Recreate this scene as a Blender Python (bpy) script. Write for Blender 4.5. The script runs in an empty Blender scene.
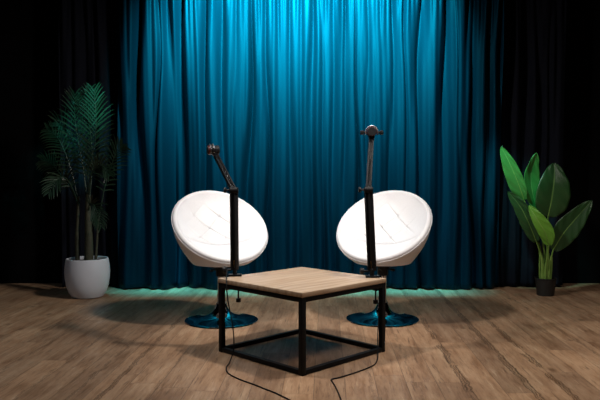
import bpy, bmesh, math, random
from mathutils import Vector, Matrix
R = math.radians
random.seed(7)
S = bpy.context.scene
COL = S.collection

# ------------------------------------------------------------------ camera
cd = bpy.data.cameras.new('camera'); cam = bpy.data.objects.new('camera', cd); COL.objects.link(cam)
cam.location = (0, .625, .966); cam.rotation_euler = (R(90 - 2.06), 0, 0)
cd.sensor_width = 36; cd.lens = 40.14; cd.clip_start = .05
S.camera = cam
# ------------------------------------------------------------------ world, view
w = bpy.data.worlds.new('world'); S.world = w; w.use_nodes = True
w.node_tree.nodes['Background'].inputs[0].default_value = (0, 0, 0, 1)
w.node_tree.nodes['Background'].inputs[1].default_value = 0
S.view_settings.view_transform = 'Standard'; S.view_settings.look = 'None'
S.view_settings.gamma = 1; S.view_settings.use_curve_mapping = False
S.view_settings.exposure = 0

# ------------------------------------------------------------------ lights
def light(name, kind, loc, target, energy, color, **kw):
    d = bpy.data.lights.new(name, kind); d.energy = energy; d.color = color
    for k, v in kw.items(): setattr(d, k, v)
    o = bpy.data.objects.new(name, d); COL.objects.link(o); o.location = loc
    o.rotation_euler = (Vector(target) - Vector(loc)).to_track_quat('-Z', 'Y').to_euler()
    return o
WARM = (1, .93, .86)
light('key_lamp_left', 'SPOT', (-.95, 4.15, 2.75), (2.0, 4.75, .0), 225, WARM, spot_size=R(108), spot_blend=1, shadow_soft_size=.14)
light('key_lamp_right', 'SPOT', (.95, 4.15, 2.75), (-2.0, 4.75, .0), 270, WARM, spot_size=R(108), spot_blend=1, shadow_soft_size=.12)
light('front_softbox', 'SPOT', (0.1, 2.7, 3.2), (0.03, 4.98, .65), 110, (1, .97, .97), spot_size=R(37), spot_blend=.9, shadow_soft_size=.25)
for sx in (-1, 1):
    light('curtain_spot', 'SPOT', (.38*sx, 5.15, 3.35), (.46*sx, 6.27, 2.42), 2750, (.02, .93, .88), spot_size=R(66), spot_blend=1, shadow_soft_size=.05)
light('curtain_foot_wash', 'AREA', (-.05, 6.10, 3.3), (-.05, 6.25, 0), 11, (.03, .75, .95), shape='RECTANGLE', size=2.9, size_y=.06, spread=R(13))
light('side_fill', 'AREA', (-2.6, 2.6, 3.0), (-2.6, 3.4, 0), 9, (.72, .86, 1), shape='DISK', size=.6, spread=R(90))
light('floor_wash', 'AREA', (1.9, 3.1, 3.1), (1.8, 4.0, 0), 20, (1, .9, .82), shape='DISK', size=.8, spread=R(100))
light('plant_added_fill', 'SPOT', (.8, 4.9, 2.6), (1.60, 5.96, 1.20), 330, (.22, .9, .8), spot_size=R(19), spot_blend=1, shadow_soft_size=.05)  # added lamp, stands in for curtain light scattered onto the broad leaves
light('palm_added_fill', 'SPOT', (-.6, 4.9, 2.55), (-1.53, 5.90, 1.60), 460, (.12, .9, .85), spot_size=R(15), spot_blend=1, shadow_soft_size=.05)  # added fill that tints the upper palm fronds teal

# ------------------------------------------------------------------ materials
def nmat(name, col=(.5,.5,.5), rough=.5, metal=0, **kw):
    m = bpy.data.materials.new(name); m.use_nodes = True
    b = m.node_tree.nodes['Principled BSDF']
    b.inputs['Base Color'].default_value = (*col, 1); b.inputs['Roughness'].default_value = rough
    b.inputs['Metallic'].default_value = metal
    for k, v in kw.items(): b.inputs[k.replace('_', ' ')].default_value = v
    return m
class NT:
    def __init__(s, m): s.t = m.node_tree; s.b = s.t.nodes['Principled BSDF']
    def n(s, ty, **kw):
        x = s.t.nodes.new(ty)
        for k, v in kw.items():
            if k == 'ins':
                for a, c in v.items(): x.inputs[a].default_value = c
            else: setattr(x, k, v)
        return x
    def l(s, a, b): s.t.links.new(a, b)
    def coord(s, scale=(1,1,1), loc=(0,0,0)):
        tc = s.n('ShaderNodeTexCoord'); mp = s.n('ShaderNodeMapping')
        mp.inputs['Scale'].default_value = scale; mp.inputs['Location'].default_value = loc
        s.l(tc.outputs['Object'], mp.inputs[0]); return mp.outputs[0]
    def ramp(s, f, stops):
        r = s.n('ShaderNodeValToRGB'); e = r.color_ramp.elements
        while len(e) < len(stops): e.new(.5)
        for i, (p, c) in enumerate(stops): e[i].position = p; e[i].color = (*c, 1)
        s.l(f, r.inputs[0]); return r.outputs[0]
    def mix(s, f, a, b, mode='MIX'):
        x = s.n('ShaderNodeMix', data_type='RGBA', blend_type=mode)
        for v, i in ((f, 0), (a, 6), (b, 7)):
            if hasattr(v, 'default_value') or hasattr(v, 'links'): s.l(v, x.inputs[i])
            elif i == 0: x.inputs[0].default_value = v
            else: x.inputs[i].default_value = (*v, 1)
        return x.outputs[2]
    def math(s, op, a, b=0, c=None):
        x = s.n('ShaderNodeMath', operation=op)
        for i, v in enumerate((a, b, c)):
            if v is None: continue
            if hasattr(v, 'links'): s.l(v, x.inputs[i])
            else: x.inputs[i].default_value = v
        return x.outputs[0]
    def bump(s, h, strength=.3, dist=.01):
        x = s.n('ShaderNodeBump', ins={'Strength': strength, 'Distance': dist})
        s.l(h, x.inputs['Height']); s.l(x.outputs[0], s.b.inputs['Normal'])
def noisy(name, c1, c2, scale, rough, metal=0, bump=0, **kw):
    m = nmat(name, c1, rough, metal, **kw); t = NT(m)
    n = t.n('ShaderNodeTexNoise', ins={'Scale': scale, 'Detail': 6}); t.l(t.coord(), n.inputs['Vector'])
    t.l(t.ramp(n.outputs[0], [(.3, c1), (.7, c2)]), t.b.inputs['Base Color'])
    if bump: t.bump(n.outputs[0], bump, .003)
    return m

def floor_mat():
    m = nmat('laminate_planks', rough=.42); t = NT(m); m.node_tree.nodes['Principled BSDF'].inputs['Specular IOR Level'].default_value = .35
    PW = .143
    tc = t.n('ShaderNodeTexCoord'); sep = t.n('ShaderNodeSeparateXYZ'); t.l(tc.outputs['Object'], sep.inputs[0])
    y = sep.outputs[1]; x = t.math('ADD', sep.outputs[0], t.math('MULTIPLY_ADD', y, -.0402, .181))   # planks run a touch to the right
    xs = t.math('DIVIDE', t.math('ADD', x, .045), PW)
    row = t.math('FLOOR', xs); fx = t.math('FRACT', xs)
    wn = t.n('ShaderNodeTexWhiteNoise', noise_dimensions='1D'); t.l(row, wn.inputs['W'])
    ys = t.math('ADD', t.math('DIVIDE', y, 1.25), t.math('MULTIPLY', wn.outputs['Value'], 3.7))
    pl = t.math('FLOOR', ys); fy = t.math('FRACT', ys)
    cmb = t.n('ShaderNodeCombineXYZ'); t.l(row, cmb.inputs[0]); t.l(pl, cmb.inputs[1])
    wp = t.n('ShaderNodeTexWhiteNoise', noise_dimensions='3D'); t.l(cmb.outputs[0], wp.inputs['Vector'])
    rnd = wp.outputs['Value']
    # grain, stretched along the plank
    cg = t.n('ShaderNodeCombineXYZ')
    t.l(t.math('MULTIPLY', x, 9), cg.inputs[0]); t.l(t.math('MULTIPLY', y, 1.1), cg.inputs[1]); t.l(t.math('MULTIPLY', rnd, 31), cg.inputs[2])
    n1 = t.n('ShaderNodeTexNoise', ins={'Scale': 2.2, 'Detail': 8, 'Roughness': .6, 'Distortion': .35}); t.l(cg.outputs[0], n1.inputs['Vector'])
    n2 = t.n('ShaderNodeTexNoise', ins={'Scale': 10, 'Detail': 8, 'Roughness': .72}); t.l(cg.outputs[0], n2.inputs['Vector'])
    base = t.ramp(n1.outputs[0], [(.28, (.215, .125, .070)), (.5, (.355, .235, .150)), (.72, (.45, .325, .22))])
    fine = t.ramp(n2.outputs[0], [(.32, (.66, .60, .54)), (.52, (1, 1, 1))])
    c = t.mix(.95, base, fine, 'MULTIPLY')
    tone = t.ramp(rnd, [(0, (.74, .70, .68)), (1, (1.12, 1.06, 1.0))])
    c = t.mix(1, c, tone, 'MULTIPLY')
    # short dark dashes along the grain
    cs = t.n('ShaderNodeCombineXYZ')
    t.l(t.math('MULTIPLY', x, 75), cs.inputs[0]); t.l(t.math('MULTIPLY', y, 4.5), cs.inputs[1]); t.l(t.math('MULTIPLY', rnd, 17), cs.inputs[2])
    n4 = t.n('ShaderNodeTexNoise', ins={'Scale': 1, 'Detail': 4, 'Roughness': .6, 'Distortion': .3}); t.l(cs.outputs[0], n4.inputs['Vector'])
    c = t.mix(t.ramp(n4.outputs[0], [(.60, (0,)*3), (.70, (.75,)*3)]), c, (.085, .045, .024))
    c = t.mix(t.ramp(n4.outputs[0], [(.30, (.45,)*3), (.38, (0,)*3)]), c, (.60, .46, .33))
    # blotches
    n3 = t.n('ShaderNodeTexNoise', ins={'Scale': 2.6, 'Detail': 3}); t.l(tc.outputs['Object'], n3.inputs['Vector'])
    c = t.mix(.6, c, t.ramp(n3.outputs[0], [(.35, (.66, .6, .56)), (.6, (1.05, 1.03, 1))]), 'MULTIPLY')
    # knots
    kn = t.n('ShaderNodeTexVoronoi', ins={'Scale': 1.0, 'Randomness': 1})
    ck = t.n('ShaderNodeCombineXYZ'); t.l(t.math('MULTIPLY', x, 5.2), ck.inputs[0]); t.l(t.math('MULTIPLY', y, 2.6), ck.inputs[1]); t.l(t.math('MULTIPLY', rnd, 7), ck.inputs[2])
    t.l(ck.outputs[0], kn.inputs['Vector'])
    c = t.mix(t.ramp(kn.outputs['Distance'], [(.04, (.75,)*3), (.13, (0,)*3)]), c, (.09, .045, .022))
    # dark ragged cracks that follow a few planks
    wv = t.n('ShaderNodeTexNoise', ins={'Scale': 6.5, 'Detail': 6, 'Roughness': .72})
    t.l(tc.outputs['Object'], wv.inputs['Vector'])
    xw = t.math('ADD', x, t.math('MULTIPLY', t.math('SUBTRACT', wv.outputs[0], .5), .085))
    gate = t.n('ShaderNodeTexNoise', ins={'Scale': 5.5, 'Detail': 3}); t.l(t.coord((2.2, 1, 1)), gate.inputs['Vector'])
    g = t.ramp(gate.outputs[0], [(.36, (0,)*3), (.44, (1,)*3)])
    tot = None
    for (cx, wd, st) in ((1.083, .0055, 1), (.80, .005, 1), (1.235, .005, 1), (-.838, .004, 1), (-.97, .0025, .9), (-1.45, .003, .7), (1.62, .003, .8), (-.30, .002, .6), (.36, .002, .6), (.57, .002, .7), (-1.2, .002, .8), (-.62, .002, .6), (2.0, .003, .7)):
        for off in (0, wd * 2.6, -wd * 2.2):
            d = t.math('ABSOLUTE', t.math('SUBTRACT', xw, cx + off))
            s = t.math('MULTIPLY', t.math('SUBTRACT', 1, t.math('MINIMUM', t.math('DIVIDE', d, wd), 1)), st)
            tot = s if tot is None else t.math('MAXIMUM', tot, s)
    c = t.mix(t.math('MULTIPLY', tot, g), c, (.05, .025, .012))
    # seams
    sx = t.math('LESS_THAN', t.math('MINIMUM', fx, t.math('SUBTRACT', 1, fx)), .012)
    sy = t.math('LESS_THAN', fy, .0025)
    seam = t.math('MAXIMUM', sx, sy)
    c = t.mix(t.math('MULTIPLY', seam, .6), c, (.06, .035, .02))
    t.l(c, t.b.inputs['Base Color'])
    t.l(t.ramp(n1.outputs[0], [(.3, (.5,)*3), (.7, (.36,)*3)]), t.b.inputs['Roughness'])
    h = t.math('SUBTRACT', n2.outputs[0], t.math('MULTIPLY', seam, 1.5))
    t.bump(h, .12, .004)
    return m

def curtain_mat():
    m = nmat('blue_satin_fabric', (.003, .085, .14), .55)
    t = NT(m); m.node_tree.nodes['Principled BSDF'].inputs['Specular IOR Level'].default_value = .3; m.node_tree.nodes['Principled BSDF'].inputs['Specular Tint'].default_value = (.05, .6, 1, 1)
    n = t.n('ShaderNodeTexNoise', ins={'Scale': 1, 'Detail': 4}); t.l(t.coord((60, 60, 900)), n.inputs['Vector'])
    t.l(t.ramp(n.outputs[0], [(.3, (.0004, .0100, .0220)), (.7, (.0006, .0125, .0265))]), t.b.inputs['Base Color'])
    t.bump(n.outputs[0], .05, .002)
    return m

def oak_mat():
    m = nmat('oak_tabletop', rough=.45); t = NT(m)
    n = t.n('ShaderNodeTexNoise', ins={'Scale': 3, 'Detail': 8, 'Roughness': .6, 'Distortion': .6}); t.l(t.coord((1.2, 12, 12)), n.inputs['Vector'])
    wv = t.n('ShaderNodeTexWave', wave_type='BANDS', bands_direction='Y', ins={'Scale': 2.2, 'Distortion': 9, 'Detail': 3, 'Detail Scale': 1.2})
    t.l(t.coord((.5, 2.6, 1)), wv.inputs['Vector'])
    a = t.ramp(n.outputs[0], [(.3, (.34, .225, .14)), (.7, (.48, .365, .26))])
    c = t.mix(.45, a, t.ramp(wv.outputs[0], [(0, (.68, .58, .48)), (.6, (1, 1, 1))]), 'MULTIPLY')
    t.l(c, t.b.inputs['Base Color']); t.bump(n.outputs[0], .08, .002)
    return m

def leaf_mat(name, c1, c2, vein):
    m = nmat(name, c1, .38, Transmission_Weight=0); t = NT(m)
    uv = t.n('ShaderNodeUVMap'); uv.uv_map = 'UVMap'
    sep = t.n('ShaderNodeSeparateXYZ'); t.l(uv.outputs[0], sep.inputs[0])
    u = t.math('ABSOLUTE', t.math('SUBTRACT', sep.outputs[0], .5))
    ph = t.math('SUBTRACT', t.math('MULTIPLY', sep.outputs[1], 46), t.math('MULTIPLY', u, 16))
    st = t.math('ABSOLUTE', t.math('SINE', t.math('MULTIPLY', ph, 3.14159)))
    n = t.n('ShaderNodeTexNoise', ins={'Scale': 7, 'Detail': 3}); t.l(t.coord(), n.inputs['Vector'])
    c = t.ramp(n.outputs[0], [(.3, c1), (.7, c2)])
    c = t.mix(t.ramp(st, [(.0, (.35,)*3), (.3, (0,)*3)]), c, vein)
    c = t.mix(t.ramp(u, [(.012, (.9,)*3), (.035, (0,)*3)]), c, vein)
    t.l(c, t.b.inputs['Base Color']); t.bump(st, .25, .002)
    return m

M = dict(
    floor=floor_mat(), curtain=curtain_mat(), oak=oak_mat(),
    dark_curtain=noisy('dark_curtain_fabric', (.0025, .003, .007), (.004, .005, .010), 50, .8, Specular_IOR_Level=.1),
    black_wall=noisy('matt_black_paint', (.0022, .0022, .0025), (.003, .003, .0035), 6, .95, Specular_IOR_Level=.05),
    black_metal=noisy('black_powder_coat', (.003, .003, .0035), (.005, .005, .006), 180, .5, 0, .1, Specular_IOR_Level=.15),
    black_plastic=noisy('black_plastic', (.008, .008, .009), (.012, .012, .013), 90, .4, Specular_IOR_Level=.2),
    chrome=noisy('polished_chrome', (.36, .38, .42), (.40, .42, .46), 3, .07, 1),
    satin_chrome=noisy('satin_chrome', (.78, .80, .83), (.84, .85, .87), 3, .3, 1),
    steel=noisy('brushed_steel', (.45, .45, .47), (.6, .6, .62), 60, .28, 1),
    dark_steel=noisy('dark_steel', (.05, .05, .055), (.10, .10, .11), 60, .3, 1),
    brass=noisy('brass_spring', (.55, .30, .10), (.68, .42, .16), 60, .35, 1),
    red=noisy('dark_red_ring', (.05, .004, .003), (.08, .006, .005), 60, .4),
    white=noisy('white_leatherette', (.71, .71, .74), (.77, .77, .79), 220, .42, 0, .12),
    piping=noisy('white_piping', (.71, .71, .74), (.77, .77, .79), 220, .45),
    pot=noisy('white_ceramic', (.50, .52, .58), (.58, .60, .66), 4, .38),
    soil=noisy('dark_soil', (.012, .008, .006), (.03, .02, .014), 70, .95, 0, .8),
    blackpot=noisy('black_pot_plastic', (.006, .006, .006), (.010, .010, .010), 40, .5),
    bark=noisy('palm_stem', (.018, .022, .012), (.05, .05, .028), 40, .7, 0, .4),
    palm=noisy('palm_leaf', (.006, .021, .0105), (.010, .036, .018), 9, .42),
    cable=noisy('black_cable', (.007, .007, .008), (.011, .011, .011), 80, .5, Specular_IOR_Level=.1),
    leaf=leaf_mat('broad_leaf', (.035, .16, .03), (.06, .23, .045), (.13, .33, .09)),
    leaf_shaded=leaf_mat('broad_leaf_shaded', (.012, .050, .014), (.02, .075, .02), (.08, .16, .055)),  # green lowered so shade on the darker leaves sits in the colour
    leaf_lime=leaf_mat('broad_leaf_lime', (.09, .26, .02), (.14, .36, .04), (.25, .45, .10)),
    stalk=noisy('leaf_stalk', (.10, .21, .03), (.20, .33, .07), 20, .5),
)

# ------------------------------------------------------------------ helpers
def obj(name, bm, mat, parent=None, smooth=True, loc=None):
    me = bpy.data.meshes.new(name)
    bmesh.ops.recalc_face_normals(bm, faces=bm.faces)
    bm.to_mesh(me); bm.free()
    me.materials.append(mat)
    if smooth:
        me.polygons.foreach_set('use_smooth', [True] * len(me.polygons))
        try: me.set_sharp_from_angle(angle=R(38))
        except Exception: pass
    o = bpy.data.objects.new(name, me); COL.objects.link(o)
    if parent: o.parent = parent
    if loc: o.location = loc
    return o
def thing(name, label, cat, loc=(0,0,0), rz=0, group=None):
    o = bpy.data.objects.new(name, None); COL.objects.link(o); o.empty_display_size = .1
    o.location = loc; o.rotation_euler = (0, 0, rz); o['label'] = label; o['category'] = cat
    if group: o['group'] = group
    return o
def box(bm, c, s, bev=0, rot=None, seg=2):
    r = bmesh.ops.create_cube(bm, size=1)
    vs = r['verts']
    bmesh.ops.scale(bm, vec=s, verts=vs)
    if bev:
        es = list({e for v in vs for e in v.link_edges})
        rr = bmesh.ops.bevel(bm, geom=es, offset=bev, segments=seg, affect='EDGES', profile=.5)
        vs = list({v for f in rr['faces'] for v in f.verts} | {v for v in vs if v.is_valid})
    if rot: bmesh.ops.rotate(bm, cent=(0,0,0), matrix=rot, verts=vs)
    bmesh.ops.translate(bm, vec=c, verts=vs)
def lathe(bm, prof, n=48, mat=None):
    """prof: list of (r, z)"""
    mat = mat or Matrix()
    rings = []
    for r, z in prof:
        if r < 1e-6: rings.append([bm.verts.new(mat @ Vector((0, 0, z)))])
        else: rings.append([bm.verts.new(mat @ Vector((r*math.cos(2*math.pi*i/n), r*math.sin(2*math.pi*i/n), z))) for i in range(n)])
    for a, b in zip(rings, rings[1:]):
        for i in range(n):
            j = (i+1) % n
            if len(a) == 1 and len(b) == 1: continue
            if len(a) == 1: bm.faces.new((a[0], b[i], b[j]))
            elif len(b) == 1: bm.faces.new((a[i], a[j], b[0]))
            else: bm.faces.new((a[i], a[j], b[j], b[i]))
def align(a, b):
    """matrix taking local z to a->b, origin at a"""
    a, b = Vector(a), Vector(b)
    q = (b-a).to_track_quat('Z', 'Y')
    return Matrix.Translation(a) @ q.to_matrix().to_4x4()
def rod(bm, a, b, r, n=20, r2=None):
    L = (Vector(b)-Vector(a)).length; r2 = r if r2 is None else r2
    e = min(r, L)*.15
    lathe(bm, [(0, 0), (r-e, 0), (r, e), (r2, L-e), (r2-e, L), (0, L)], n, align(a, b))
def beam(bm, a, b, w, d, bev=.003, roll=0):
    """box-section bar from a to b"""
    m = align(a, b); L = (Vector(b)-Vector(a)).length
    n0 = len(bm.verts)
    t = bmesh.new(); box(t, (0,0,L/2), (w, d, L), bev)
    if roll: bmesh.ops.rotate(t, cent=(0,0,0), matrix=Matrix.Rotation(roll, 3, 'Z'), verts=t.verts)
    bmesh.ops.transform(t, matrix=m, verts=t.verts)
    me = bpy.data.meshes.new('t'); t.to_mesh(me); t.free(); bm.from_mesh(me); bpy.data.meshes.remove(me)
def catmull(P, k=8):
    P = [Vector(p) for p in P]; Q = [2*P[0]-P[1]] + P + [2*P[-1]-P[-2]]; out = []
    for i in range(1, len(Q)-2):
        for j in range(k):
            t = j/k; a, b, c, d = Q[i-1:i+3]
            out.append(.5*((2*b)+(c-a)*t+(2*a-5*b+4*c-d)*t*t+(3*b-a-3*c+d)*t**3))
    out.append(P[-1]); return out
def tube(bm, pts, rad, n=8, k=8, smooth=True):
    P = catmull(pts, k) if smooth else [Vector(p) for p in pts]
    N = len(P); rings = []; up = None
    for i, p in enumerate(P):
        d = (P[min(i+1, N-1)]-P[max(i-1, 0)]).normalized()
        if up is None: up = d.orthogonal().normalized()
        up = (up - d*up.dot(d)).normalized(); s = d.cross(up)
        r = rad(i/(N-1)) if callable(rad) else rad
        rings.append([bm.verts.new(p+(up*math.cos(2*math.pi*j/n)+s*math.sin(2*math.pi*j/n))*r) for j in range(n)])
    for a, b in zip(rings, rings[1:]):
        for j in range(n): bm.faces.new((a[j], a[(j+1) % n], b[(j+1) % n], b[j]))
    bm.faces.new(rings[0][::-1]); bm.faces.new(rings[-1])
def struct(name, bm, mat):
    o = obj(name, bm, mat, smooth=False); o['kind'] = 'structure'; return o
B = bmesh.new

# ------------------------------------------------------------------ room
X0, X1, Y0, Y1, ZC = -4.2, 4.2, -1.5, 6.62, 3.6
b = B(); box(b, ((X0+X1)/2, (Y0+Y1)/2, -.05), (X1-X0, Y1-Y0, .1)); struct('floor', b, M['floor'])
b = B(); box(b, ((X0+X1)/2, (Y0+Y1)/2, ZC+.05), (X1-X0, Y1-Y0, .1)); struct('ceiling', b, M['black_wall'])
for nm, c, s in (('wall_back', (0, Y1+.05, ZC/2), (X1-X0, .1, ZC)), ('wall_front', (0, Y0-.05, ZC/2), (X1-X0, .1, ZC)),
                 ('wall_left', (X0-.05, (Y0+Y1)/2, ZC/2), (.1, Y1-Y0+.2, ZC)), ('wall_right', (X1+.05, (Y0+Y1)/2, ZC/2), (.1, Y1-Y0+.2, ZC))):
    b = B(); box(b, c, s); struct(nm, b, M['black_wall'])

# ------------------------------------------------------------------ curtain
# valleys between the folds: (x, half width, depth) in metres
VAL = [(-1.79,.04,.06),(-1.70,.03,.05),(-1.60,.035,.07),(-1.50,.04,.09),(-1.315,.045,.10),(-1.165,.02,.04),(-1.055,.042,.10),(-.965,.052,.13),
       (-.79,.036,.10),(-.635,.03,.07),(-.52,.014,.02),(-.41,.036,.095),(-.275,.026,.05),(-.07,.05,.06),(.085,.045,.055),(.18,.018,.02),
       (.275,.032,.055),(.35,.014,.022),(.455,.018,.075),(.56,.018,.04),(.75,.032,.095),(.86,.014,.03),(.985,.034,.10),(1.175,.034,.11),
       (1.29,.014,.025),(1.42,.036,.11),(1.53,.02,.05),(1.64,.035,.08),(1.76,.03,.06),(1.88,.035,.07),(2.0,.03,.06),(2.1,.03,.05)]
def drape(CX0, CX1, CY, CTOP, NX, mat, label, amp=1.5, group=None):
    b = B(); NZ = 56; g = []
    for j in range(NZ+1):
        z = CTOP*(j/NZ); tz = z/CTOP; row = []
        for i in range(NX+1):
            x = CX0+(CX1-CX0)*i/NX; d = 0
            for k, (vx, vw, vd) in enumerate(VAL):
                vx *= 1.03
                c = vx + .016*math.sin(1.7*z+k*2.1)+.010*math.sin(3.9*z+k*1.3)
                wv = max(vw, .02)*(1.0+.35*math.sin(1.3*z+k*1.9))*(1.15-.25*tz)
                q = (x-c)/wv
                if abs(q) < 3.2: d += amp*min(vd, 2.5*max(vw, .02))*(.75+.25*math.sin(2.1*z+k))*math.exp(-q*q)
            d += (.009+.006*math.sin(5.3*x+1))*math.sin(61*x+1.8*math.sin(2.9*x)+.9*math.sin(1.1*z+x))+.006*math.sin(37*x+1.2*math.sin(.9*z+2*x))
            d += .0028*math.sin(121*x+1.3*math.sin(2.1*z+x*3))
            gth = max(0, (z-1.95)/(CTOP-1.95))**1.3
            d += gth*(.013*math.sin(118*x+2.2*math.sin(7*x))+.009*math.sin(67*x+1))
            hem = .012*(.5+.5*math.sin(9*x+1.7*math.sin(4*x))) if j == 0 else 0
            row.append(b.verts.new((x+.006*math.sin(2.3*z+9*x), CY+d, .004+z+hem)))
        g.append(row)
    for j in range(NZ):
        for i in range(NX): b.faces.new((g[j][i], g[j][i+1], g[j+1][i+1], g[j+1][i]))
    cu = obj('stage_curtain', b, mat); so = cu.modifiers.new('thickness', 'SOLIDIFY'); so.thickness = .003
    cu['label'] = label; cu['category'] = 'curtain'
    if group: cu['group'] = group
drape(-1.555, 1.705, 6.26, 2.62, 900, M['curtain'], 'floor length pleated teal blue satin curtain across the middle of the stage', 1.3)
drape(-2.06, -1.54, 6.385, 2.62, 160, M['dark_curtain'], 'nearly black curtain behind the feathery palm, left of the blue curtain', 1, 'dark side curtains')
drape(1.69, 2.27, 6.385, 2.62, 180, M['dark_curtain'], 'nearly black curtain behind the broad leaf plant, right of the blue curtain', 1, 'dark side curtains')

# ------------------------------------------------------------------ coffee table
TX, TY, TH = .011, 4.275, .406
t = thing('coffee_table', 'square coffee table with oak top and black metal cube frame, corner to front', 'table', (TX, TY, 0), R(45))
h = .463/math.sqrt(2)      # half side
b = B(); box(b, (0, 0, TH-.0125), (2*h, 2*h, .025), .004); obj('tabletop', b, M['oak'], t)
w_ = .027; q = h-.003-w_/2
zt = TH-.025-w_/2
for sx, sy in ((1,1),(1,-1),(-1,-1),(-1,1)):
    b = B(); box(b, (sx*q, sy*q, (TH-.025)/2), (w_, w_, TH-.025), .0015); obj('leg', b, M['black_metal'], t)
for z in (zt, w_/2+.001):
    for s in (1, -1):
        b = B(); box(b, (0, s*q, z), (2*q-w_, w_*.96, w_*.82), .0015); obj('frame_rail', b, M['black_metal'], t)
        b = B(); box(b, (s*q, 0, z), (w_*.96, 2*q-w_, w_*.82), .0015); obj('frame_rail', b, M['black_metal'], t)

# ------------------------------------------------------------------ swivel tub chairs
def tub_chair(label, loc, rz, mirror):
    t = thing('swivel_chair', label, 'chair', loc, rz, 'round white swivel chairs')
    b = B(); lathe(b, [(0,0),(.240,0),(.244,.003),(.243,.008),(.236,.0105),(.215,.0135),(.19,.0172),(.16,.022),(.13,.028),(.108,.0345),(.09,.041),(.075,.049),(.063,.058),(.054,.068),(.047,.079),(.042,.090),(.038,.102),(.036,.118),(.0,.12)], 96)
    obj('pedestal_base', b, M['chrome'], t)
    b = B(); lathe(b, [(0,.11),(.031,.11),(.031,.125),(.026,.13),(.026,.315),(.0,.32)], 40); obj('column', b, M['satin_chrome'], t)
    b = B(); lathe(b, [(0,.30),(.034,.30),(.036,.304),(.036,.362),(.0,.363)], 40); box(b, (0,0,.373), (.17,.17,.020), .004)
    m = obj('seat_mount', b, M['black_plastic'], t)
    b = B(); rod(b, (0,0,.352), (-.085*mirror, -.035, .346), .006, 12); rod(b, (-.075*mirror,-.031,.347), (-.10*mirror,-.040,.345), .009, 16); obj('lift_lever', b, M['black_plastic'], m)
    a = R(43); n = Vector((0, -math.sin(a), math.cos(a))); u = Vector((1,0,0)); v = Vector((0, math.cos(a), math.sin(a)))
    C = Vector((0, .005, .636)); RR = .306; TR = .021; NA = 160
    def rimdir(f): return u*math.cos(f)+v*math.sin(f)
    # outer shell: inner edge of the rolled rim -> over the rim -> flared side -> underside
    b = B(); rings = []
    for k in range(11):
        th = math.pi*(.34+.66*k/10)     # from inside over top to outside
        rings.append([b.verts.new(C+rimdir(2*math.pi*i/NA)*(RR-TR*math.cos(th))+n*TR*math.sin(th)) for i in range(NA)])
    NS = 22
    for k in range(1, NS+1):
        s = k/NS; ring = []
        for i in range(NA):
            f = 2*math.pi*i/NA; p0 = C+rimdir(f)*(RR+TR)-n*.004
            dirh = Vector((math.cos(f), math.sin(f), 0))
            p1 = Vector((0,.0,.388))+dirh*.190
            hgt = max(0, p0.z-p1.z)
            p = p0.lerp(p1, s)+dirh*(.07*hgt+.010)*math.sin(math.pi*s)**.8
            if s > .9: p.z += 0
            ring.append(b.verts.new(p))
        rings.append(ring)
    for rr in (.185, .12):
        rings.append([b.verts.new((rr*math.cos(2*math.pi*i/NA), rr*math.sin(2*math.pi*i/NA), .384)) for i in range(NA)])
    for A_, B_ in zip(rings, rings[1:]):
        for i in range(NA): b.faces.new((A_[i], A_[(i+1)%NA], B_[(i+1)%NA], B_[i]))
    b.faces.new(rings[-1]); obj('shell', b, M['white'], t)
    # padded inside: back with stitched diamonds, seat cushion below a crease
    RI = RR-TR*math.cos(math.pi*.34)-.001; D = .088; UP = TR*math.sin(math.pi*.34); TC = -.115
    def surf(s_, t_):
        rho = math.hypot(s_, t_)/RI
        dep = D*(1-rho**2.4)
        tc = TC+.10*(s_/RI)**2*.35
        dep += .020*math.exp(-((t_-tc)/.011)**2)*max(0, 1-rho**6)
        if t_ < tc: dep -= .012*max(0, 1-rho**4)*min(1, (tc-t_)/.02)
        else:
            fade = max(0, 1-(rho/.80)**6)*min(1, (t_-tc)/.03)
            P = .185
            da = ((s_+t_*1.0)/P) % 1; db = ((s_-t_*1.0)/P+.5) % 1
            da = min(da, 1-da)*P; db = min(db, 1-db)*P
            dep += fade*(.0075*math.exp(-(da/.006)**2)+.0045*math.exp(-(db/.006)**2)+.008*math.exp(-(da*da+db*db)/.00018))
            dep += .002*math.sin(31*s_+9*t_)*math.sin(27*t_+2)
        return C+u*s_+v*t_-n*(dep-UP)
    NR, NB = 90, 200
    P = [[None]*NB for _ in range(NR+1)]
    for part, mname in (('back_cushion', 'back'), ('seat_cushion', 'seat')):
        b = B(); vs = {}
        def V(k, i):
            i %= NB
            if k == 0: i = 0
            if (k, i) not in vs:
                r = RI*k/NR; f = 2*math.pi*i/NB; vs[k, i] = b.verts.new(surf(r*math.cos(f), r*math.sin(f)))
            return vs[k, i]
        for k in range(NR):
            for i in range(NB):
                f = 2*math.pi*(i+.5)/NB; r = RI*(k+.5)/NR; s_, t_ = r*math.cos(f), r*math.sin(f)
                isseat = t_ < TC+.10*(s_/RI)**2*.35
                if isseat != (mname == 'seat'): continue
                b.faces.new((V(0,0), V(1,i), V(1,i+1)) if k == 0 else (V(k,i), V(k+1,i), V(k+1,i+1), V(k,i+1)))
        bmesh.ops.reverse_faces(b, faces=b.faces) if False else None
        obj(part, b, M['white'], t)
    # piping on the outside of the rim
    b = B(); tube(b, [C+rimdir(2*math.pi*i/NA)*(RR+TR+.001)-n*.004 for i in range(NA+1)], .0035, 6, smooth=False); obj('piping', b, M['piping'], t)
    return t
tub_chair('round white padded swivel chair on chrome pedestal, turned right, behind the table near the palm', (-.524, 5.06, 0), R(30), 1)
tub_chair('round white padded swivel chair on chrome pedestal, turned left, nearer the broad leaf plant', (.555, 5.10, 0), R(-30), -1)

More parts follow.
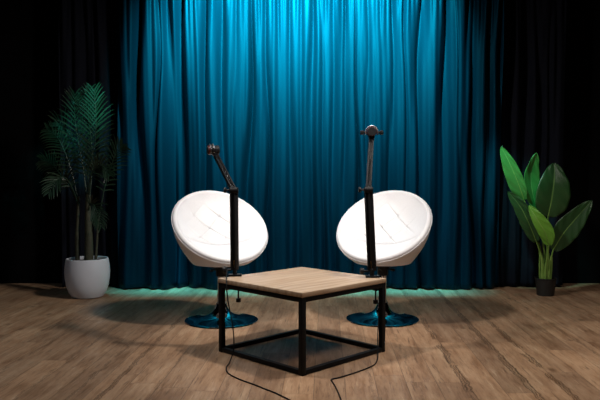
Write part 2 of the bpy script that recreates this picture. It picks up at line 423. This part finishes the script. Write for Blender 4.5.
# ------------------------------------------------------------------ microphone arms
def boom(label, foot, elbow, head, barrel, knob_side):
    """foot: where the clamp stands on the tabletop; elbow, head: joints (world)"""
    foot, elbow, head = Vector(foot), Vector(elbow), Vector(head)
    t = thing('microphone_boom_arm', label, 'microphone arm', foot, 0, 'boom arms clamped to the table')
    e = elbow-foot; hd = head-foot; K = knob_side
    # clamp
    c = B(); box(c, (.018*K*-1, 0, .0062), (.075, .045, .010), .002)
    box(c, (0, .0, -.035), (.016, .03, .075), .002) if False else None
    clamp = obj('clamp', c, M['black_metal'], t)
    c = B(); rod(c, (-.02*K, 0, .008), (-.02*K, 0, .05), .012, 20); obj('pivot_post', c, M['black_metal'], t)
    base = Vector((-.02*K+.0, 0, .035))
    # lower arm: two side plates with a spring between
    d = (e-base).normalized()
    c = B(); side = Vector((1,0,0))
    for s in (-1, 1): beam(c, base+side*s*.0115, e+side*s*.0115, .031, .008, .002, R(0) if abs(d.x) < .3 else 0)
    beam(c, base+d*.055, e-d*.0, (.022), .024, .002)
    la = obj('lower_arm', c, M['black_metal'], t)
    c = B()
    tube(c, [base+d*(.012+.044*i/40)+Vector((.0065*math.cos(i*1.25), .0065*math.sin(i*1.25), 0)) for i in range(41)], .0018, 6, smooth=False)
    obj('spring', c, M['brass'], la)
    c = B(); rod(c, base+Vector((-.02*K,0,0)), base+Vector((-.052*K,0,0)), .007, 16); rod(c, base+Vector((-.045*K,0,0)), base+Vector((-.068*K,0,0)), .018, 12)
    obj('clamp_knob', c, M['black_plastic'], t)
    # elbow
    c = B(); rod(c, e+Vector((-.024,0,0)), e+Vector((.024,0,0)), .019, 24); j = obj('elbow_joint', c, M['black_metal'], t)
    c = B(); rod(c, e+Vector((-.022*K if K>0 else -.022,0,.002)), e+Vector((-.05,0,.002)), .006, 14); rod(c, e+Vector((-.042,0,.002)), e+Vector((-.056,0,.002)), .016, 10)
    obj('elbow_knob', c, M['black_plastic'], j)
    c = B(); lathe(c, [(0,0),(.010,0),(.010,.0015),(0,.002)], 20, align(e+Vector((-.0555,0,.002)), e+Vector((-.07,0,.002)))); obj('knob_cap', c, M['steel'], j)
    # upper arm: twin bars
    f = (hd-e).normalized(); sd = f.cross(Vector((0,0,1))).normalized()
    c = B()
    for s in (-1, 1): beam(c, e+sd*s*.011, hd-f*.02+sd*s*.010, .009, .022, .0015)
    beam(c, e+f*.01, hd-f*.02, .016, .012, .002)
    ua = obj('upper_arm', c, M['black_metal'], t)
    c = B(); L = (hd-e).length; q1 = sd.cross(f)
    tube(c, [e+f*(.04+(L*.45)*i/120)+(sd*math.cos(i*1.3)+q1*math.sin(i*1.3))*.0085 for i in range(121)], .0012, 5, smooth=False); obj('spring', c, M['dark_steel'], ua)
    c = B(); box(c, tuple(hd-f*.012), (.022,.022,.024), .004); rod(c, hd-f*.012-Vector((.018,0,0)), hd-f*.012+Vector((.018,0,0)), .008, 16); obj('wrist_joint', c, M['dark_steel'], t)
    # holder: cradle ring, barrel and wing screws
    bd = Vector(barrel).normalized(); cpt = hd+Vector((0,0,.020))+bd*.012
    sx = bd.cross(Vector((0,0,1))).normalized(); up = sx.cross(bd)
    c = B(); lathe(c, [(.0,-.038),(.022,-.038),(.027,-.034),(.027,.028),(.024,.034),(.0,.034)], 28, align(cpt, cpt+bd)); hl = obj('microphone_holder', c, M['black_plastic'], t)
    c = B()
    pts = [cpt+(sx*math.cos(a_)+up*math.sin(a_))*.036 for a_ in [math.pi*(-.15+1.3*i/24) for i in range(25)]]
    tube(c, pts, .0045, 8, smooth=False); tube(c, [p+bd*.018 for p in pts], .0028, 8, smooth=False); obj('cradle_ring', c, M['steel'], hl)
    c = B(); lathe(c, [(.0255,.001),(.0278,.002),(.0278,.009),(.0255,.010)], 28, align(cpt+bd*.02, cpt+bd*.03)); obj('accent_ring', c, M['red'], hl)
    for s in (-1, 1):
        c = B(); rod(c, cpt+sx*s*.022-up*.002, cpt+sx*s*.050-up*.002, .006, 12); box(c, tuple(cpt+sx*s*.056-up*.002), (.024,.014,.026), .004); obj('wing_screw', c, M['black_plastic'], hl)
    # clamp jaw and tightening screw under the tabletop
    jr = Matrix.Rotation(R(45*(1 if foot.x < 0 else -1)), 3, 'Z'); ov = jr @ Vector((0, 1, 0))
    c = B(); box(c, tuple(ov*.029+Vector((0,0,-.030))), (.034, .006, .082), .002, jr); box(c, tuple(ov*.012+Vector((0,0,-.069))), (.034, .040, .008), .002, jr); obj('clamp_jaw', c, M['black_metal'], clamp)
    c = B(); rod(c, (0,.0,-.052), (0,.0,-.130), .0045, 12); rod(c, (0,.0,-.124), (0,.0,-.146), .014, 14); obj('clamp_screw', c, M['black_plastic'], clamp)
    return t

# ------------------------------------------------------------------ plants
def frond(pts, nl, ll, mat_o, parent, spread=1.0, droop=.5, start=.25, face=(0,-1,0)):
    P = catmull(pts, 8); N = len(P)
    b = B(); tube(b, pts, lambda t_: .005*(1-t_)+.0012, 6, 8)
    fr = obj('frond', b, mat_o, parent)
    b = bmesh.new(); b.from_mesh(fr.data)
    for i in range(nl):
        tt = start+(1-start)*i/(nl-1); fi = tt*(N-1); i0 = min(int(fi), N-2)
        p = P[i0].lerp(P[i0+1], fi-i0); d = (P[i0+1]-P[i0]).normalized()
        fn = Vector(face); sd = d.cross(fn).normalized()
        L = ll*math.sin(math.pi*(.16+.74*(i/(nl-1))))**.7*random.uniform(.88, 1.08)
        ang = R(62-30*(i/(nl-1)))*spread
        for s in (-1, 1):
            ld = (d*math.cos(ang)+sd*s*math.sin(ang)+fn*random.uniform(-.12,.22)).normalized()
            wv = ld.cross(fn).normalized(); pr = None
            q = p.copy(); cd_ = ld.copy(); seg = 6
            for k in range(seg+1):
                ww = .0058*math.sin(math.pi*(.12+.86*k/seg))**.8*(1 if k < seg else .2)
                a_ = b.verts.new(q-wv*ww+fn*.0015); m_ = b.verts.new(q); c_ = b.verts.new(q+wv*ww+fn*.0015)
                if pr: b.faces.new((pr[0],pr[1],m_,a_)); b.faces.new((pr[1],pr[2],c_,m_))
                pr = (a_, m_, c_); q = q+cd_*(L/seg); cd_ = (cd_+Vector((0,0,-1))*droop*.30*(k+1)/seg).normalized()
    b.to_mesh(fr.data); b.free()
    fr.data.polygons.foreach_set('use_smooth', [True]*len(fr.data.polygons))
    return fr

def potted_palm():
    t = thing('potted_palm', 'dark feathery palm in a rounded white ceramic pot at the left', 'potted plant', (-1.70, 5.95, 0)); t.scale = (1.03,)*3
    b = B(); lathe(b, [(0,0),(.100,0),(.118,.006),(.140,.04),(.158,.09),(.168,.15),(.170,.20),(.166,.25),(.160,.29),(.158,.298),(.154,.301),(.149,.298),(.148,.27),(0,.265)], 72); obj('pot', b, M['pot'], t)
    b = B(); lathe(b, [(0,.286),(.08,.285),(.148,.276)], 48); obj('soil', b, M['soil'], t)
    b = B(); tube(b, [(.012,0,.27),(.014,.0,.45),(.010,0,.62),(.014,0,.80)], lambda s: .036-.018*s, 16); obj('stem', b, M['bark'], t)
    b = B(); tube(b, [(-.085,.03,.27),(-.088,.03,.45),(-.08,.03,.62),(-.07,.02,.78)], lambda s: .018-.008*s, 12); obj('stem', b, M['bark'], t)
    b = B(); tube(b, [(.05,.05,.27),(.06,.06,.45),(.07,.08,.62)], lambda s: .012-.006*s, 12); obj('stem', b, M['bark'], t)
    F = [
      ([(.014,0,.74),(.02,-.02,.95),(.075,-.04,1.15),(.095,-.05,1.36),(.085,-.05,1.58)], 22, .20, .9, .7),
      ([(.0,0,.74),(-.03,.04,.95),(-.07,.06,1.15),(-.10,.05,1.38),(-.09,.03,1.56)], 20, .20, .9, .7),
      ([(.02,0,.74),(.03,.04,.98),(.02,.07,1.22),(.0,.06,1.42),(.03,.02,1.60)], 18, .17, .9, .6),
      ([(-.07,.02,.74),(-.12,.03,.95),(-.18,.05,1.12),(-.25,.08,1.24),(-.33,.10,1.30)], 18, .15, 1, .9),
      ([(-.07,.02,.72),(-.15,.06,.85),(-.25,.10,.97),(-.33,.14,1.04),(-.40,.16,1.06)], 18, .14, 1, .9),
      ([(.014,0,.76),(.05,-.06,.92),(.11,-.10,1.0),(.17,-.14,1.01),(.22,-.17,.95)], 16, .14, 1, .9),
      ([(.014,0,.66),(.045,-.07,.72),(.09,-.12,.72),(.13,-.15,.66),(.16,-.17,.57)], 15, .13, 1, .9),
      ([(-.07,.02,.72),(-.09,-.08,.86),(-.12,-.15,.93),(-.16,-.2,.90),(-.2,-.23,.82)], 15, .14, 1, .9),
      ([(.07,.08,.6),(.10,.12,.82),(.15,.13,1.0),(.20,.12,1.12),(.25,.10,1.18)], 16, .15, 1, .8),
      ([(0,.02,.74),(-.05,.1,1.0),(-.14,.14,1.2),(-.22,.15,1.33),(-.28,.14,1.36)], 18, .18, 1, .8),
    ]
    for pts, nl, ll, sp, dr in F: frond(pts, nl, ll, M['palm'], t, sp, dr)
    return t

def broad_leaf(t, mat, mid, width, face, stalk, fold=.25, prof=None, side=(1,1), curl=0):
    """mid: midrib points base->tip (local); face: normal the blade looks to"""
    P = catmull(mid, 10); N = len(P); b = B(); uvl = b.loops.layers.uv.new('UVMap')
    fn = Vector(face).normalized(); K = 8; g = []
    for i, p in enumerate(P):
        s = i/(N-1); d = (P[min(i+1,N-1)]-P[max(i-1,0)]).normalized()
        sd = d.cross(fn).normalized(); nn = sd.cross(d).normalized()
        ww = width*.5*(math.sin(math.pi*min(1, .04+.96*s**.85))**.62 if s < 1 else 0)
        ww = max(ww, .001); row = []
        for k in range(-K, K+1):
            q = k/K; sc = side[0] if q < 0 else side[1]
            o_ = sd*q*ww*sc + nn*(fold*abs(q)*ww - curl*q*q*ww) + nn*.004*math.sin(i*.9+k)*abs(q)
            row.append((b.verts.new(p+o_), (q*.5+.5, s)))
        g.append(row)
    for i in range(N-1):
        for k in range(2*K):
            c = (g[i][k], g[i][k+1], g[i+1][k+1], g[i+1][k]); f = b.faces.new([v[0] for v in c])
            for lp, v in zip(f.loops, c): lp[uvl].uv = v[1]
    lf = obj('leaf', b, mat, t)
    lf.data.polygons.foreach_set('use_smooth', [True]*len(lf.data.polygons))
    so_ = lf.modifiers.new('thickness', 'SOLIDIFY'); so_.thickness = .0012
    b = B(); tube(b, list(stalk)+[mid[0]], lambda s: .011-.006*s, 10)
    tube(b, [p-fn*.001 for p in P[:int(N*.92)]], lambda s: .0042-.0034*s, 6, smooth=False)
    obj('stalk', b, M['stalk'], lf)
    return lf
def banana_plant():
    t = thing('broad_leaf_plant', 'green plant with broad paddle leaves in a small black pot at the right', 'potted plant', (1.99, 6.02, 0)); t.scale = (1.03,)*3
    b = B(); lathe(b, [(0,0),(.062,0),(.066,.004),(.078,.125),(.082,.128),(.082,.138),(.075,.138),(.073,.12),(0,.118)], 48); obj('pot', b, M['blackpot'], t)
    b = B(); lathe(b, [(0,.13),(.04,.129),(.073,.122)], 32); obj('soil', b, M['soil'], t)
    L, D, Y = M['leaf'], M['leaf_shaded'], M['leaf_lime']
    # (material, midrib base->tip, width, facing, stalk from the soil)
    broad_leaf(t, L, [(-.185,-.03,.745),(-.235,-.06,.86),(-.310,-.08,1.02),(-.385,-.08,1.165)], .165, (-.35,-.85,.35), [(-.02,-.01,.12),(-.03,-.01,.28),(-.09,-.01,.5)], .10, side=(.9,.6))
    broad_leaf(t, L, [(-.06,.02,.66),(-.10,.03,.80),(-.115,.03,.95),(-.085,.0,1.12)], .18, (.35,-.8,.25), [(0,.01,.12),(-.005,.01,.3),(-.03,.015,.48)], .18)
    broad_leaf(t, D, [(-.01,-.06,.62),(.005,-.085,.74),(.020,-.095,.89),(.035,-.06,1.04)], .27, (.05,-.95,.1), [(.01,-.01,.12),(.005,-.015,.3),(0,-.03,.46)], .22, curl=.1)
    broad_leaf(t, D, [(-.085,-.03,.42),(-.15,-.05,.56),(-.225,-.06,.70),(-.325,-.06,.82)], .12, (-.3,-.9,-.1), [(-.03,-.01,.12),(-.035,-.015,.24),(-.05,-.02,.33)], .3)
    broad_leaf(t, Y, [(-.015,-.10,.40),(-.055,-.13,.50),(-.115,-.13,.60),(-.175,-.10,.715)], .135, (-.35,-.9,.15), [(-.01,-.02,.12),(-.012,-.03,.22),(-.008,-.06,.32)], .12, side=(.7,1))
    broad_leaf(t, D, [(.045,-.03,.36),(.115,-.05,.49),(.20,-.06,.60),(.325,-.07,.75)], .19, (.15,-.85,.25), [(.02,-.01,.12),(.022,-.015,.2),(.03,-.02,.28)], .15)
    for (x, y, hh) in ((-.04,.02,.34),(.03,.025,.33),(.045,-.0,.30)):
        b = B(); tube(b, [(x*.8,y,.12),(x,y,.22),(x*1.05,y,hh)], lambda s: .010-.004*s, 10); obj('shoot', b, M['stalk'], t)
    return t
potted_palm(); banana_plant()

boom('black microphone arm on the left table corner, upper arm leaning left, dark red ringed holder',
     (-.345, 4.350, TH), (-.368, 4.352, .885), (-.505, 4.60, 1.100), (-1, -.35, -.05), 1)
boom('black microphone arm on the right table corner, upright, its holder higher and facing forward',
     (.418, 4.300, TH), (.379, 4.325, .888), (.420, 4.56, 1.200), (-.05, -1, .1), 1)

# ------------------------------------------------------------------ cables
def cable(label, pts):
    b = B(); tube(b, pts, .0032, 8, 10); o = obj('microphone_cable', b, M['cable']); o['label'] = label; o['category'] = 'cable'; o['group'] = 'cables trailing from the table'
cable('thin black cable from the left microphone arm, curving to the front edge of the floor',
      [(-.405,4.33,.45),(-.400,4.25,.418),(-.392,4.17,.411),(-.386,4.115,.409),(-.383,4.09,.39),(-.372,4.085,.30),(-.350,4.085,.18),(-.345,4.08,.07),(-.362,4.04,.008),(-.370,3.96,.0035),(-.350,3.86,.0035),(-.285,3.76,.0035),(-.21,3.68,.0035),(-.16,3.62,.0035),(-.10,3.55,.0035),(0.0,3.40,.0035)])
cable('thin black cable from the right microphone arm, looping in a sharp bend on the floor',
      [(.438,4.34,.45),(.462,4.385,.425),(.478,4.40,.36),(.455,4.42,.25),(.445,4.40,.13),(.432,4.32,.055),(.425,4.24,.034),(.418,4.18,.018),(.405,4.10,.0035),(.375,4.00,.0035),(.30,3.90,.0035),(.20,3.80,.0035),(.150,3.76,.0035),(.152,3.72,.0035),(.163,3.64,.0035),(.175,3.5,.0035),(.18,3.38,.0035)])
